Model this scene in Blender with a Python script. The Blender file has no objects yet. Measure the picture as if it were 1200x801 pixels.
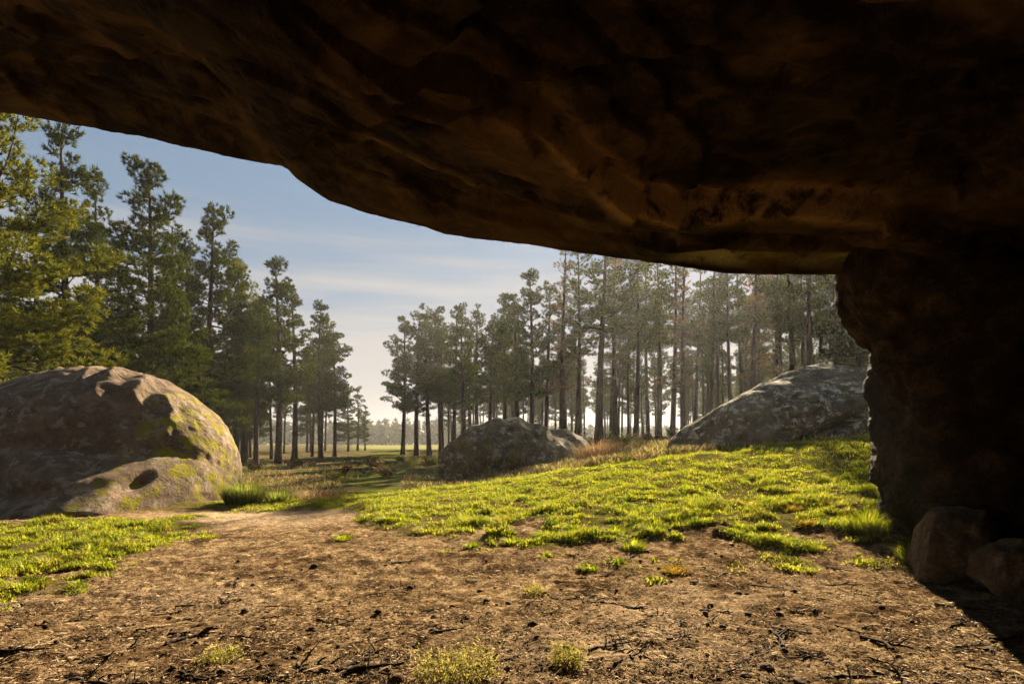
import bpy, bmesh, math, random
import numpy as np
from mathutils import Vector

# ------------------------------------------------------------------ camera, sky, sun, exposure
sc = bpy.context.scene
F = 667.0            # focal length in photograph pixels (1200 wide)
HZ = 518.0           # horizon row
EYE = 1.6
cd = bpy.data.cameras.new('camera'); cam = bpy.data.objects.new('camera', cd)
sc.collection.objects.link(cam)
cd.lens = 36 * F / 1200; cd.sensor_width = 36
cd.shift_y = (HZ - 400.5) / 1200
cd.clip_start = 0.05; cd.clip_end = 6000
cam.location = (0, 0, EYE); cam.rotation_euler = (math.radians(90), 0, 0)
sc.camera = cam

SUN_AZ, SUN_EL = 20.0, 27.0     # degrees clockwise from +Y, above the horizon
w = bpy.data.worlds.new('World'); sc.world = w; w.use_nodes = True
wn, wl = w.node_tree.nodes, w.node_tree.links
wn.clear()
wo = wn.new('ShaderNodeOutputWorld'); bg = wn.new('ShaderNodeBackground')
sky = wn.new('ShaderNodeTexSky'); sky.sky_type = 'NISHITA'; sky.sun_disc = False
sky.sun_elevation = math.radians(SUN_EL); sky.sun_rotation = math.radians(SUN_AZ)
sky.air_density = 1.0; sky.dust_density = 0.3; sky.ozone_density = 1.6
bg.inputs['Strength'].default_value = 0.05
# thin cloud veil, thicker towards the horizon all the way round
tc = wn.new('ShaderNodeTexCoord'); sep = wn.new('ShaderNodeSeparateXYZ')
wl.new(tc.outputs['Generated'], sep.inputs[0])
mp = wn.new('ShaderNodeMapping'); mp.inputs['Scale'].default_value = (1.1, 1.1, 13.0)
wl.new(tc.outputs['Generated'], mp.inputs[0])
cn = wn.new('ShaderNodeTexNoise'); cn.inputs['Scale'].default_value = 2.3; cn.inputs['Detail'].default_value = 7
cn.inputs['Roughness'].default_value = 0.55
wl.new(mp.outputs[0], cn.inputs['Vector'])
ad = wn.new('ShaderNodeMath'); ad.operation = 'MULTIPLY_ADD'      # z + noise offset
wl.new(cn.outputs[0], ad.inputs[0]); ad.inputs[1].default_value = 0.34; wl.new(sep.outputs['Z'], ad.inputs[2])
cr = wn.new('ShaderNodeMapRange'); cr.interpolation_type = 'SMOOTHSTEP'
cr.inputs['From Min'].default_value = 0.56; cr.inputs['From Max'].default_value = 0.30
cr.inputs['To Min'].default_value = 0.0; cr.inputs['To Max'].default_value = 0.80
wl.new(ad.outputs[0], cr.inputs['Value'])
vr = wn.new('ShaderNodeMapRange'); vr.interpolation_type = 'SMOOTHSTEP'
vr.inputs['From Min'].default_value = 0.95; vr.inputs['From Max'].default_value = 0.40
vr.inputs['To Min'].default_value = 0.82; vr.inputs['To Max'].default_value = 0.92
wl.new(ad.outputs[0], vr.inputs['Value'])
veil = wn.new('ShaderNodeMix'); veil.data_type = 'RGBA'
wl.new(vr.outputs[0], veil.inputs['Factor']); wl.new(sky.outputs[0], veil.inputs[6]); veil.inputs[7].default_value = (0.73, 0.98, 1.27, 1)
mx = wn.new('ShaderNodeMix'); mx.data_type = 'RGBA'
wl.new(cr.outputs[0], mx.inputs['Factor']); wl.new(veil.outputs[2], mx.inputs[6])
mx.inputs[7].default_value = (2.4, 2.16, 1.96, 1)
wl.new(mx.outputs[2], bg.inputs['Color']); wl.new(bg.outputs[0], wo.inputs[0])

sl = bpy.data.lights.new('sun', 'SUN'); sl.energy = 5.0; sl.angle = math.radians(0.5); sl.color = (1.0, 0.82, 0.57)
so = bpy.data.objects.new('sun', sl); sc.collection.objects.link(so)
a, e = math.radians(SUN_AZ), math.radians(SUN_EL)
S = Vector((math.sin(a) * math.cos(e), math.cos(a) * math.cos(e), math.sin(e)))
so.rotation_euler = S.to_track_quat('Z', 'Y').to_euler(); so.location = S * 60
sc.view_settings.view_transform = 'Standard'; sc.view_settings.look = 'None'
sc.view_settings.exposure = 2.58; sc.view_settings.gamma = 1.0
sc.view_settings.use_curve_mapping = False
sc.cycles.use_denoising = True
sc.cycles.max_bounces = 10; sc.cycles.diffuse_bounces = 6; sc.cycles.transparent_max_bounces = 8
sc.cycles.volume_bounces = 0
sc.cycles.sample_clamp_indirect = 6

# ------------------------------------------------------------------ helpers
rng = np.random.default_rng(11)
random.seed(5)
_p = np.random.default_rng(3).permutation(256); _p = np.concatenate([_p, _p, _p])
_g = np.random.default_rng(4).normal(size=(256, 3)); _g /= np.linalg.norm(_g, axis=1)[:, None]

def perlin(P):
    P = np.asarray(P, float); i = np.floor(P).astype(int); f = P - i; i &= 255
    u = f * f * f * (f * (f * 6 - 15) + 10)
    out = 0
    for dx in (0, 1):
        for dy in (0, 1):
            for dz in (0, 1):
                h = _p[_p[_p[i[:, 0] + dx] + i[:, 1] + dy] + i[:, 2] + dz]
                d = f - np.array([dx, dy, dz])
                wgt = (u[:, 0] if dx else 1 - u[:, 0]) * (u[:, 1] if dy else 1 - u[:, 1]) * (u[:, 2] if dz else 1 - u[:, 2])
                out = out + wgt * (_g[h] * d).sum(1)
    return out * 1.5

def fbm(P, octaves=4, gain=0.5, ridged=False):
    P = np.asarray(P, float); v = 0; amp = 1; tot = 0
    for k in range(octaves):
        n = perlin(P * 2 ** k + 17.3 * k)
        if ridged: n = 1 - 2 * np.abs(n)
        v = v + amp * n; tot += amp; amp *= gain
    return v / tot

def P3(x, y, z=0.0):
    x = np.asarray(x, float); y = np.asarray(y, float)
    return np.stack([x, y, np.broadcast_to(z, x.shape)], -1)

def sst(a_, b_, x):
    t = np.clip((np.asarray(x, float) - a_) / (b_ - a_), 0, 1); return t * t * (3 - 2 * t)

def at(px, py, Y):
    return Vector(((px - 600) / F * Y, Y, EYE + (HZ - py) / F * Y))

def mesh_of(name, V, Fc, mat=None, smooth=False, idx=None, attrs=None):
    """V (n,3); Fc (m,k) with constant k"""
    me = bpy.data.meshes.new(name); V = np.asarray(V, np.float32); Fc = np.asarray(Fc, np.int32)
    n, (m, k) = len(V), Fc.shape
    me.vertices.add(n); me.vertices.foreach_set('co', V.ravel())
    me.loops.add(m * k); me.loops.foreach_set('vertex_index', Fc.ravel())
    me.polygons.add(m)
    me.polygons.foreach_set('loop_start', np.arange(0, m * k, k, dtype=np.int32))
    if idx is not None: me.polygons.foreach_set('material_index', np.asarray(idx, np.int32))
    if smooth: me.polygons.foreach_set('use_smooth', np.ones(m, bool))
    for an, av in (attrs or {}).items():
        at_ = me.attributes.new(an, 'FLOAT', 'POINT'); at_.data.foreach_set('value', np.asarray(av, np.float32))
    me.update(calc_edges=True)
    for mm in (mat if isinstance(mat, (list, tuple)) else [mat]):
        if mm: me.materials.append(mm)
    return me

def obj(name, me, parent=None, loc=None, **props):
    o = bpy.data.objects.new(name, me); sc.collection.objects.link(o)
    if parent is not None: o.parent = parent
    if loc is not None: o.location = loc
    for k_, v_ in props.items(): o[k_] = v_
    return o

def tag(o, label, category, group=None):
    o['label'] = label; o['category'] = category
    if group: o['group'] = group
    return o

def grid_faces(nr, nc, wrap=False):
    r = np.arange(nr - 1)[:, None]; c = np.arange(nc if wrap else nc - 1)[None]
    c2 = (c + 1) % nc
    return np.stack([r * nc + c, r * nc + c2, (r + 1) * nc + c2, (r + 1) * nc + c], -1).reshape(-1, 4)

# ------------------------------------------------------------------ materials
def newmat(name):
    m = bpy.data.materials.new(name); m.use_nodes = True
    nt = m.node_tree; nt.nodes.clear()
    out = nt.nodes.new('ShaderNodeOutputMaterial')
    return m, nt, nt.nodes, nt.links, out

def N(nt, kind, **inp):
    n = nt.nodes.new(kind)
    for k_, v_ in inp.items():
        n.inputs[k_.replace('_', ' ')].default_value = v_
    return n

def noise(nt, vec, scale, detail=6, rough=0.6, dist=0.0):
    n = N(nt, 'ShaderNodeTexNoise', Scale=scale, Detail=detail, Roughness=rough, Distortion=dist)
    nt.links.new(vec, n.inputs['Vector']); return n.outputs[0]

def ramp(nt, fac, stops):
    n = nt.nodes.new('ShaderNodeValToRGB'); cr_ = n.color_ramp
    while len(cr_.elements) < len(stops): cr_.elements.new(0.5)
    for el, (p_, c_) in zip(cr_.elements, stops):
        el.position = p_; el.color = (*c_, 1) if len(c_) == 3 else c_
    nt.links.new(fac, n.inputs[0]); return n.outputs[0]

def rng_map(nt, v, a_, b_, lo=0.0, hi=1.0):
    n = nt.nodes.new('ShaderNodeMapRange'); n.interpolation_type = 'SMOOTHSTEP'
    n.inputs['From Min'].default_value = a_; n.inputs['From Max'].default_value = b_
    n.inputs['To Min'].default_value = lo; n.inputs['To Max'].default_value = hi
    nt.links.new(v, n.inputs['Value']); return n.outputs[0]

def mixc(nt, fac, A, B):
    n = nt.nodes.new('ShaderNodeMix'); n.data_type = 'RGBA'
    for s_, v_ in ((0, fac), (6, A), (7, B)):
        if isinstance(v_, (int, float)): n.inputs[s_].default_value = v_
        elif isinstance(v_, tuple): n.inputs[s_].default_value = (*v_, 1)
        else: nt.links.new(v_, n.inputs[s_])
    return n.outputs[2]

def mul(nt, A, B, op='MULTIPLY'):
    n = nt.nodes.new('ShaderNodeMath'); n.operation = op
    for s_, v_ in ((0, A), (1, B)):
        if isinstance(v_, (int, float)): n.inputs[s_].default_value = v_
        else: nt.links.new(v_, n.inputs[s_])
    return n.outputs[0]

def finish(nt, out, col, rough=0.9, bump=None, spec=0.06):
    p = N(nt, 'ShaderNodeBsdfPrincipled', Roughness=rough)
    p.inputs['Specular IOR Level'].default_value = spec
    if isinstance(col, tuple): p.inputs['Base Color'].default_value = (*col, 1)
    else: nt.links.new(col, p.inputs['Base Color'])
    prev = None
    for h_, dist in (bump or []):
        b = N(nt, 'ShaderNodeBump', Strength=1.0, Distance=dist)
        nt.links.new(h_, b.inputs['Height'])
        if prev is not None: nt.links.new(prev, b.inputs['Normal'])
        prev = b.outputs[0]
    if prev is not None: nt.links.new(prev, p.inputs['Normal'])
    nt.links.new(p.outputs[0], out.inputs[0])
    return p

def coords(nt):
    t = nt.nodes.new('ShaderNodeNewGeometry'); return t.outputs['Position']

def rock_material(name, dark, mid, light, lichen=0.0, moss=0.0, lichen_col=(0.48, 0.44, 0.34), scale=1.0, rough=1.0,
                  moss_mask=None, algae=None, lit_strip=None):
    m, nt, nd, lk, out = newmat(name); P = coords(nt)
    n1 = noise(nt, P, 0.55 * scale, 7, 0.62, 0.4); n2 = noise(nt, P, 3.1 * scale, 8, 0.68, 0.3)
    n3 = noise(nt, P, 17 * scale, 7, 0.7); n4 = noise(nt, P, 70 * scale, 3, 0.6)
    base = ramp(nt, n2, [(0.28, dark), (0.5, mid), (0.72, light)])
    base = mixc(nt, rng_map(nt, n1, 0.38, 0.62), base, mixc(nt, 0.55, base, dark))
    base = mixc(nt, rng_map(nt, n3, 0.50, 0.66, 0, 0.5), base, dark)
    base = mixc(nt, rng_map(nt, n4, 0.55, 0.7, 0, 0.35), base, light)
    sepn = nt.nodes.new('ShaderNodeSeparateXYZ'); lk.new(P, sepn.inputs[0])
    if algae:
        ma, f_ = algae
        base = mixc(nt, mul(nt, rng_map(nt, noise(nt, P, 1.3, 6, 0.65, 0.6), 0.5, 0.66), f_), base, ma)
    if lit_strip:  # pale olive band behind the right lip: bounced light put into the colour
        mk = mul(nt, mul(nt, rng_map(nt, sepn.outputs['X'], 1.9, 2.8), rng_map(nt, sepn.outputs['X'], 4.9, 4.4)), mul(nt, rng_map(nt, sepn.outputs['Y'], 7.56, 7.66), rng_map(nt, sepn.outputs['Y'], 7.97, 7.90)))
        base = mixc(nt, mul(nt, mk, rng_map(nt, n2, 0.30, 0.50)), base, mixc(nt, n3, tuple(c_ * 0.55 for c_ in lit_strip), tuple(min(1, c_ * 1.3) for c_ in lit_strip)))
        la = nt.nodes.new('ShaderNodeAttribute'); la.attribute_name = 'lit_ledge'
        lit_ledge_f = mul(nt, la.outputs['Fac'], rng_map(nt, n2, 0.36, 0.55))
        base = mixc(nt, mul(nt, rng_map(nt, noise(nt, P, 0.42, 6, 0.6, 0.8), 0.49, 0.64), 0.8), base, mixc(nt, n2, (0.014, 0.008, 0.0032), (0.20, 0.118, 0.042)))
        base = mixc(nt, lit_ledge_f, base, (0.36, 0.22, 0.085))  # golden tone painted along the ledge for the light on its face
    if lichen:
        l1 = noise(nt, P, 4.2 * scale, 9, 0.72, 0.2); l2 = noise(nt, P, 0.9 * scale, 3, 0.5)
        mask = mul(nt, rng_map(nt, l1, 0.515, 0.575), rng_map(nt, l2, 0.36, 0.54))
        base = mixc(nt, mul(nt, mask, lichen), base, lichen_col)
        v = N(nt, 'ShaderNodeTexVoronoi', Scale=2.4 * scale); lk.new(P, v.inputs['Vector'])
        vd = mul(nt, v.outputs['Distance'], mul(nt, n3, 0.25), 'ADD')
        blot = mul(nt, rng_map(nt, vd, 0.34, 0.29), rng_map(nt, noise(nt, P, 1.7 * scale, 2), 0.52, 0.6))
        base = mixc(nt, mul(nt, blot, lichen * 0.8), base, tuple(min(1, c * 1.1) for c in lichen_col))
    if moss:
        g1 = noise(nt, P, 2.6 * scale, 8, 0.7, 0.5)
        mk = rng_map(nt, g1, 0.49, 0.58)
        if moss_mask:
            ax, a_, b_ = moss_mask
            mk = mul(nt, mk, rng_map(nt, sepn.outputs[ax], a_, b_))
        base = mixc(nt, mul(nt, mk, moss), base, mixc(nt, n3, (0.10, 0.10, 0.006), (0.32, 0.27, 0.012)))
    finish(nt, out, base, 0.92, [(n2, 0.13 / scale * rough), (n3, 0.05 / scale * rough), (n4, 0.010 / scale)])
    return m

M = {}
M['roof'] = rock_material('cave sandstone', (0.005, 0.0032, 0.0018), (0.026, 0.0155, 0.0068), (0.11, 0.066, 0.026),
                          algae=((0.08, 0.06, 0.02), 0.45), rough=0.85, lit_strip=(0.40, 0.36, 0.16))
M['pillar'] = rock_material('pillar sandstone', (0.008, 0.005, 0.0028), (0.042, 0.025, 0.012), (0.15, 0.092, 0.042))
M['boulder'] = rock_material('boulder sandstone', (0.055, 0.039, 0.026), (0.19, 0.130, 0.085), (0.30, 0.215, 0.145),
                             lichen=0.32, moss=1.0, moss_mask=('X', -10.3, -8.9), scale=0.8)
M['slab'] = rock_material('lichened stone', (0.038, 0.031, 0.022), (0.15, 0.125, 0.092), (0.32, 0.275, 0.205),
                          lichen=0.9, moss=0.25)
M['streaked'] = rock_material('streaked stone', (0.034, 0.026, 0.017), (0.125, 0.098, 0.066), (0.27, 0.22, 0.155), lichen=0.45, moss=0.35)
M['fallen'] = rock_material('fallen stone', (0.045, 0.029, 0.016), (0.17, 0.11, 0.06), (0.32, 0.22, 0.125), lichen=0.15, scale=1.6)

def ground_material():
    m, nt, nd, lk, out = newmat('forest floor'); P = coords(nt)
    n1 = noise(nt, P, 0.9, 6, 0.6); n2 = noise(nt, P, 7, 8, 0.7, 0.3); n3 = noise(nt, P, 45, 6, 0.7); n4 = noise(nt, P, 160, 3, 0.6)
    soil = ramp(nt, n2, [(0.32, (0.035, 0.020, 0.010)), (0.46, (0.180, 0.112, 0.054)), (0.61, (0.43, 0.305, 0.165))])
    soil = mixc(nt, rng_map(nt, n3, 0.36, 0.62), mixc(nt, 0.65, soil, (0.045, 0.026, 0.014)), soil)
    soil = mixc(nt, rng_map(nt, n4, 0.55, 0.68, 0, 0.5), soil, (0.36, 0.26, 0.15))
    soil = mixc(nt, mul(nt, rng_map(nt, n1, 0.40, 0.60), rng_map(nt, noise(nt, P, 3.3, 7, 0.72), 0.44, 0.56)), soil, (0.050, 0.029, 0.015))
    def attr(nm):
        a_ = nt.nodes.new('ShaderNodeAttribute'); a_.attribute_name = nm; return a_.outputs['Fac']
    sand = mixc(nt, n3, (0.30, 0.21, 0.13), (0.46, 0.35, 0.23))
    c = mixc(nt, attr('sand'), soil, sand)
    turf = mixc(nt, n3, (0.035, 0.032, 0.008), (0.11, 0.10, 0.022))
    c = mixc(nt, mul(nt, attr('grass'), 0.85), c, turf)
    n5 = noise(nt, P, 0.35, 6, 0.65); n6 = noise(nt, P, 2.2, 7, 0.7)
    heath = mixc(nt, rng_map(nt, n5, 0.45, 0.58), (0.11, 0.075, 0.045), (0.055, 0.065, 0.018))
    heath = mixc(nt, rng_map(nt, n6, 0.42, 0.62), mixc(nt, 0.5, heath, (0.03, 0.022, 0.012)), heath)
    c = mixc(nt, attr('heath'), c, heath)
    path = mixc(nt, n6, (0.045, 0.050, 0.012), (0.12, 0.135, 0.025))
    c = mixc(nt, attr('path'), c, path)
    field = mixc(nt, noise(nt, P, 0.05, 5, 0.6), (0.17, 0.15, 0.065), (0.12, 0.14, 0.04))
    c = mixc(nt, attr('field'), c, field)
    finish(nt, out, c, 0.95, [(n2, 0.07), (n3, 0.024), (n4, 0.005)], 0.0)
    return m
M['ground'] = ground_material()

def leaf_material(name, stops, trans, tfac=0.5, rough=0.6, gloss=0.006, mixed=None):
    m, nt, nd, lk, out = newmat(name)
    g = nt.nodes.new('ShaderNodeNewGeometry')
    col = ramp(nt, g.outputs['Random Per Island'], stops)
    if mixed:
        col = mixc(nt, rng_map(nt, noise(nt, g.outputs['Position'], 1.1, 5, 0.65), 0.52, 0.66, 0, 0.55), col, mixed)
        col = mixc(nt, rng_map(nt, noise(nt, g.outputs['Position'], 2.7, 4, 0.6), 0.50, 0.64, 0, 0.5), col, (0.055, 0.095, 0.012))
    d = N(nt, 'ShaderNodeBsdfDiffuse'); lk.new(col, d.inputs[0])
    t = N(nt, 'ShaderNodeBsdfTranslucent')
    tcol = nt.nodes.new('ShaderNodeMix'); tcol.data_type = 'RGBA'; tcol.blend_type = 'MULTIPLY'; tcol.inputs[0].default_value = 1
    lk.new(col, tcol.inputs[6]); tcol.inputs[7].default_value = (*trans, 1)
    lk.new(tcol.outputs[2], t.inputs[0])
    gl = N(nt, 'ShaderNodeBsdfGlossy', Roughness=0.45); gl.inputs[0].default_value = (0.8, 0.75, 0.4, 1)
    a1 = nt.nodes.new('ShaderNodeMixShader'); a1.inputs[0].default_value = tfac
    lk.new(d.outputs[0], a1.inputs[1]); lk.new(t.outputs[0], a1.inputs[2])
    a2 = nt.nodes.new('ShaderNodeMixShader'); a2.inputs[0].default_value = gloss
    lk.new(a1.outputs[0], a2.inputs[1]); lk.new(gl.outputs[0], a2.inputs[2])
    lk.new(a2.outputs[0], out.inputs[0])
    return m
M['grass'] = leaf_material('green grass', [(0.0, (0.075, 0.100, 0.009)), (0.45, (0.165, 0.195, 0.014)), (0.8, (0.25, 0.255, 0.018)), (0.93, (0.29, 0.25, 0.035)), (1.0, (0.38, 0.29, 0.11))],
                           (1.5, 1.5, 0.8), 0.55, gloss=0.02, mixed=(0.27, 0.20, 0.065))
M['tussock'] = leaf_material('tussock grass', [(0.0, (0.05, 0.075, 0.012)), (0.6, (0.12, 0.15, 0.025)), (1.0, (0.25, 0.23, 0.07))], (1.4, 1.35, 0.9), 0.5)
M['ochre'] = leaf_material('ochre moss', [(0.0, (0.20, 0.14, 0.02)), (1.0, (0.34, 0.24, 0.05))], (1.2, 1.1, 0.8), 0.45)
M['straw'] = leaf_material('dry stalks', [(0.0, (0.10, 0.06, 0.03)), (0.6, (0.24, 0.16, 0.09)), (1.0, (0.42, 0.32, 0.20))], (1.1, 1.0, 0.8), 0.35)
M['needle'] = leaf_material('pine needles', [(0.0, (0.011, 0.019, 0.006)), (0.6, (0.030, 0.042, 0.010)), (1.0, (0.088, 0.096, 0.016))], (1.5, 1.4, 0.6), 0.24)
M['sunlit_needle'] = leaf_material('sunlit pine needles', [(0.0, (0.03, 0.042, 0.008)), (0.5, (0.075, 0.092, 0.014)), (1.0, (0.145, 0.145, 0.02))], (1.6, 1.4, 0.6), 0.3)  # lighter copy of the pine needles, sunlight put into the colour
M['brown_needle'] = leaf_material('brown needles', [(0.0, (0.07, 0.045, 0.022)), (0.6, (0.10, 0.065, 0.032)), (1.0, (0.07, 0.075, 0.025))], (1.3, 1.1, 0.8), 0.4)
M['litter'] = leaf_material('needle litter', [(0.0, (0.022, 0.013, 0.008)), (0.5, (0.075, 0.045, 0.024)), (0.8, (0.23, 0.155, 0.09)), (1.0, (0.46, 0.36, 0.24))], (1, 0.9, 0.8), 0.05)
M['weed'] = leaf_material('weed leaves', [(0.0, (0.09, 0.10, 0.018)), (0.6, (0.22, 0.21, 0.06)), (1.0, (0.34, 0.28, 0.12))], (1.3, 1.2, 0.8), 0.45)
M['mist_wood'] = leaf_material('far foliage', [(0.0, (0.05, 0.065, 0.035)), (1.0, (0.09, 0.10, 0.05))], (1, 1, 1), 0.2)

def bark_material(name, lo, hi):
    m, nt, nd, lk, out = newmat(name); P = coords(nt)
    mpn = nt.nodes.new('ShaderNodeMapping'); mpn.inputs['Scale'].default_value = (1, 1, 0.22); lk.new(P, mpn.inputs[0])
    n1 = noise(nt, mpn.outputs[0], 9, 6, 0.7, 0.4); n2 = noise(nt, P, 0.8, 3)
    c = ramp(nt, n1, [(0.33, lo), (0.66, hi)])
    c = mixc(nt, rng_map(nt, n2, 0.45, 0.6, 0, 0.5), c, lo)
    finish(nt, out, c, 0.95, [(n1, 0.05)], 0.1)
    return m
M['bark'] = bark_material('pine bark', (0.016, 0.011, 0.008), (0.085, 0.055, 0.035))
M['twig'] = bark_material('dead twig', (0.014, 0.009, 0.006), (0.06, 0.04, 0.025))
M['pale_twig'] = bark_material('bleached twig', (0.12, 0.08, 0.05), (0.36, 0.27, 0.18))
M['clod'] = bark_material('dark clod', (0.03, 0.019, 0.011), (0.13, 0.08, 0.045))

# ------------------------------------------------------------------ ground
def crest(X):
    return np.interp(X, [-40, -9, -5.7, -3.8, -0.8, 2.5, 8.4, 16, 40], [0.1, 0.0, 0.03, 0.20, 0.50, 0.98, 1.66, 2.0, 2.2])
def backz(X):
    return np.interp(X, [-60, -9, -3, 1, 5, 10, 40], [0.1, -0.15, -0.15, 0.75, 1.45, 1.85, 2.1])
def smooth_h(X, Y):
    X = np.asarray(X, float); Y = np.asarray(Y, float)
    t = np.clip((Y - 5.8) / (14 - 5.8), 0, 1) ** 1.15
    f = crest(X) * t
    b = sst(14.0, 19.0, Y)
    far = backz(X); k = sst(52, 105, Y); far = far * (1 - k) + 0.15 * k
    return f * (1 - b) + far * b
def grass_field(X, Y):
    """signed field, >0 inside turf"""
    X = np.asarray(X, float); Y = np.asarray(Y, float); sh = X.shape
    x, y = X.ravel(), Y.ravel()
    edge = np.interp(x, [-6.5, -4.8, -3.3, -2.6, -0.8, 1.0, 2.2, 4.3, 5.5], [13.0, 12.3, 11.9, 9.8, 8.2, 7.3, 7.0, 6.9, 7.0])
    d1 = (y - edge) * 0.8
    lx = np.interp(y, [5.3, 6.2, 7.8, 9.8, 11.5], [-5.1, -4.7, -5.15, -5.2, -6.4])
    d2 = np.minimum(np.minimum((lx - x) * 1.0, (y - 5.35)), (11.7 - y) * 0.8)
    d = np.maximum(d1, d2)
    nse = fbm(P3(x * 0.9, y * 0.9, 3.1), 4, 0.6)
    bare = sst(0.0, 0.35, fbm(P3(x * 0.6 + 40, y * 0.9, 9.4), 4, 0.6)) * sst(13.5, 8.5, y) * 2.4
    for bx, by, br, bw in ((4.0, 8.9, 0.75, 1.3), (2.5, 7.7, 0.8, 1.2), (1.1, 7.9, 0.6, 0.9), (4.4, 8.1, 0.6, 1.2), (3.2, 9.9, 0.55, 1.0), (0.6, 9.6, 0.6, 0.9), (5.0, 10.3, 0.5, 1.0), (-1.2, 10.2, 0.6, 0.8), (2.4, 12.0, 0.6, 0.9)):
        bare = bare + bw * np.exp(-((x - bx) / br) ** 2 - ((y - by) / (br * 0.6)) ** 2)
    return (d * 0.9 + nse * 0.95 - bare).reshape(sh)
def ground_h(X, Y, fine=True):
    X = np.asarray(X, float); Y = np.asarray(Y, float); sh = X.shape; x, y = X.ravel(), Y.ravel()
    z = smooth_h(x, y)
    z = z + 0.06 * fbm(P3(x * 0.5, y * 0.5), 3) + 0.03 * fbm(P3(x * 1.3, y * 1.3, 6), 2) * sst(20, 9, y) + 0.25 * fbm(P3(x * 0.12, y * 0.12, 5), 3) * sst(16, 30, y)
    g = sst(-0.15, 0.35, grass_field(x, y)) * sst(17, 14, y)
    z = z + g * (0.045 + 0.09 * fbm(P3(x * 1.2, y * 1.2, 2), 4, 0.6))
    if fine:
        near = sst(22, 9, y)
        z = z + near * (1 - 0.6 * g) * (0.06 * fbm(P3(x * 2.6, y * 2.6, 1), 4, 0.66) + 0.027 * fbm(P3(x * 13, y * 13, 4), 3, 0.65, True))
    return z.reshape(sh)

ys = np.concatenate([np.linspace(-9, 2.6, 30)[:-1], 1 / np.linspace(1 / 2.6, 1 / 16.0, 380)[:-1], 1 / np.linspace(1 / 16., 1 / 120., 170)[:-1], np.geomspace(120, 1800, 24)])
u = np.linspace(-1, 1, 620); u = 0.62 * u + 0.38 * u ** 5
wid = np.interp(ys, [-9, 4, 16, 120, 1800], [15, 15, 24, 150, 2200])
GX = u[None, :] * wid[:, None]; GY = np.repeat(ys[:, None], len(u), 1)
GZ = ground_h(GX, GY)
gf = sst(-0.2, 0.3, grass_field(GX, GY)) * sst(16.5, 14.2, GY)
sand = np.exp(-((GX + 4.6) / 1.9) ** 2 - ((GY - 11.4) / 1.1) ** 2) + 0.8 * np.exp(-((GX + 6.6) / 1.2) ** 2 - ((GY - 12.2) / 0.8) ** 2)
sand = sand + 0.5 * np.exp(-((GX - 1.2) / 1.6) ** 2 - ((GY - 4.2) / 0.8) ** 2)
sand = sand + 0.75 * sst(0.05, 0.5, fbm(P3(GX.ravel() * 0.45 + 3, GY.ravel() * 0.6, 12), 4, 0.6)).reshape(GX.shape) * sst(10, 7, GY)
sand = np.clip(sand * (0.75 + 0.6 * fbm(P3(GX.ravel() * 1.4, GY.ravel() * 1.4, 8), 3).reshape(GX.shape)), 0, 1)
heath = sst(14.3, 16.8, GY)
pathx = np.interp(GY, [14, 20, 40, 60, 90], [-4.2, -5.2, -8.5, -13.0, -20])
path = np.exp(-((GX - pathx) / np.interp(GY, [14, 60, 90], [2.0, 3.2, 5])) ** 2) * heath * np.clip(0.55 + 1.3 * fbm(P3(GX.ravel() * 0.35, GY.ravel() * 0.2, 1), 3).reshape(GX.shape), 0, 1)
field = sst(105, 135, GY) * np.maximum(sst(-0.30, -0.25, GX / np.maximum(GY, 1)) * sst(0.0, -0.06, GX / np.maximum(GY, 1)), sst(260, 320, GY))
ground = obj('ground', mesh_of('ground', np.stack([GX, GY, GZ], -1).reshape(-1, 3), grid_faces(*GX.shape), M['ground'], True,
             attrs={'grass': gf.ravel(), 'sand': sand.ravel(), 'heath': heath.ravel(), 'path': path.ravel(), 'field': field.ravel()}), kind='structure')

# ------------------------------------------------------------------ cave roof
LIP = 8.0
lip_px = np.array([(-330, 92), (-150, 110), (0, 129), (60, 140), (130, 150), (200, 166), (280, 184), (326, 192), (336, 197), (348, 210), (382, 233), (420, 245),
                   (470, 258), (520, 272), (560, 278), (620, 284), (680, 295), (740, 302), (800, 311), (850, 319), (920, 321), (980, 321), (1100, 318), (1400, 310)], float)
lipX = (lip_px[:, 0] - 600) / F * LIP; lipZ = EYE + (HZ - lip_px[:, 1]) / F * LIP
def roof_base(X, Y):
    return np.interp(X, lipX, lipZ) + 0.055 * (LIP - Y)
def px_to_roof(px, py):
    d = np.array([(px - 600) / F, 1.0, (HZ - py) / F]); lo, hi = 0.3, 12
    for _ in range(50):
        mid = (lo + hi) / 2; p = d * mid
        if EYE + p[2] > roof_base(p[0], p[1]): hi = mid
        else: lo = mid
    return d[0] * lo, d[1] * lo
def signed(X, Y, poly):
    """signed distance to an open polyline; positive on its left-hand side"""
    best = np.full(X.shape, 1e9); sgn = np.ones(X.shape)
    for (x0, y0), (x1, y1) in zip(poly[:-1], poly[1:]):
        dx, dy = x1 - x0, y1 - y0; L2 = dx * dx + dy * dy + 1e-9
        t = np.clip(((X - x0) * dx + (Y - y0) * dy) / L2, 0, 1)
        d = np.hypot(X - x0 - t * dx, Y - y0 - t * dy); s_ = np.sign(dx * (Y - y0) - dy * (X - x0))
        m_ = d < best; best = np.where(m_, d, best); sgn = np.where(m_, s_, sgn)
    return best * sgn
def roof_curve(pts): return [px_to_roof(*p) for p in pts]
arcA = roof_curve([(560, 85), (640, 122), (665, 147), (700, 182), (750, 216), (800, 236), (860, 247), (930, 252), (1000, 256), (1120, 262), (1300, 268)])
stepK = roof_curve([(336, 196), (352, 180), (375, 150), (410, 110), (455, 70), (520, 30), (600, -10)])
crev = roof_curve([(440, 190), (490, 210), (530, 225), (570, 242), (620, 256), (700, 272), (780, 280)])
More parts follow.
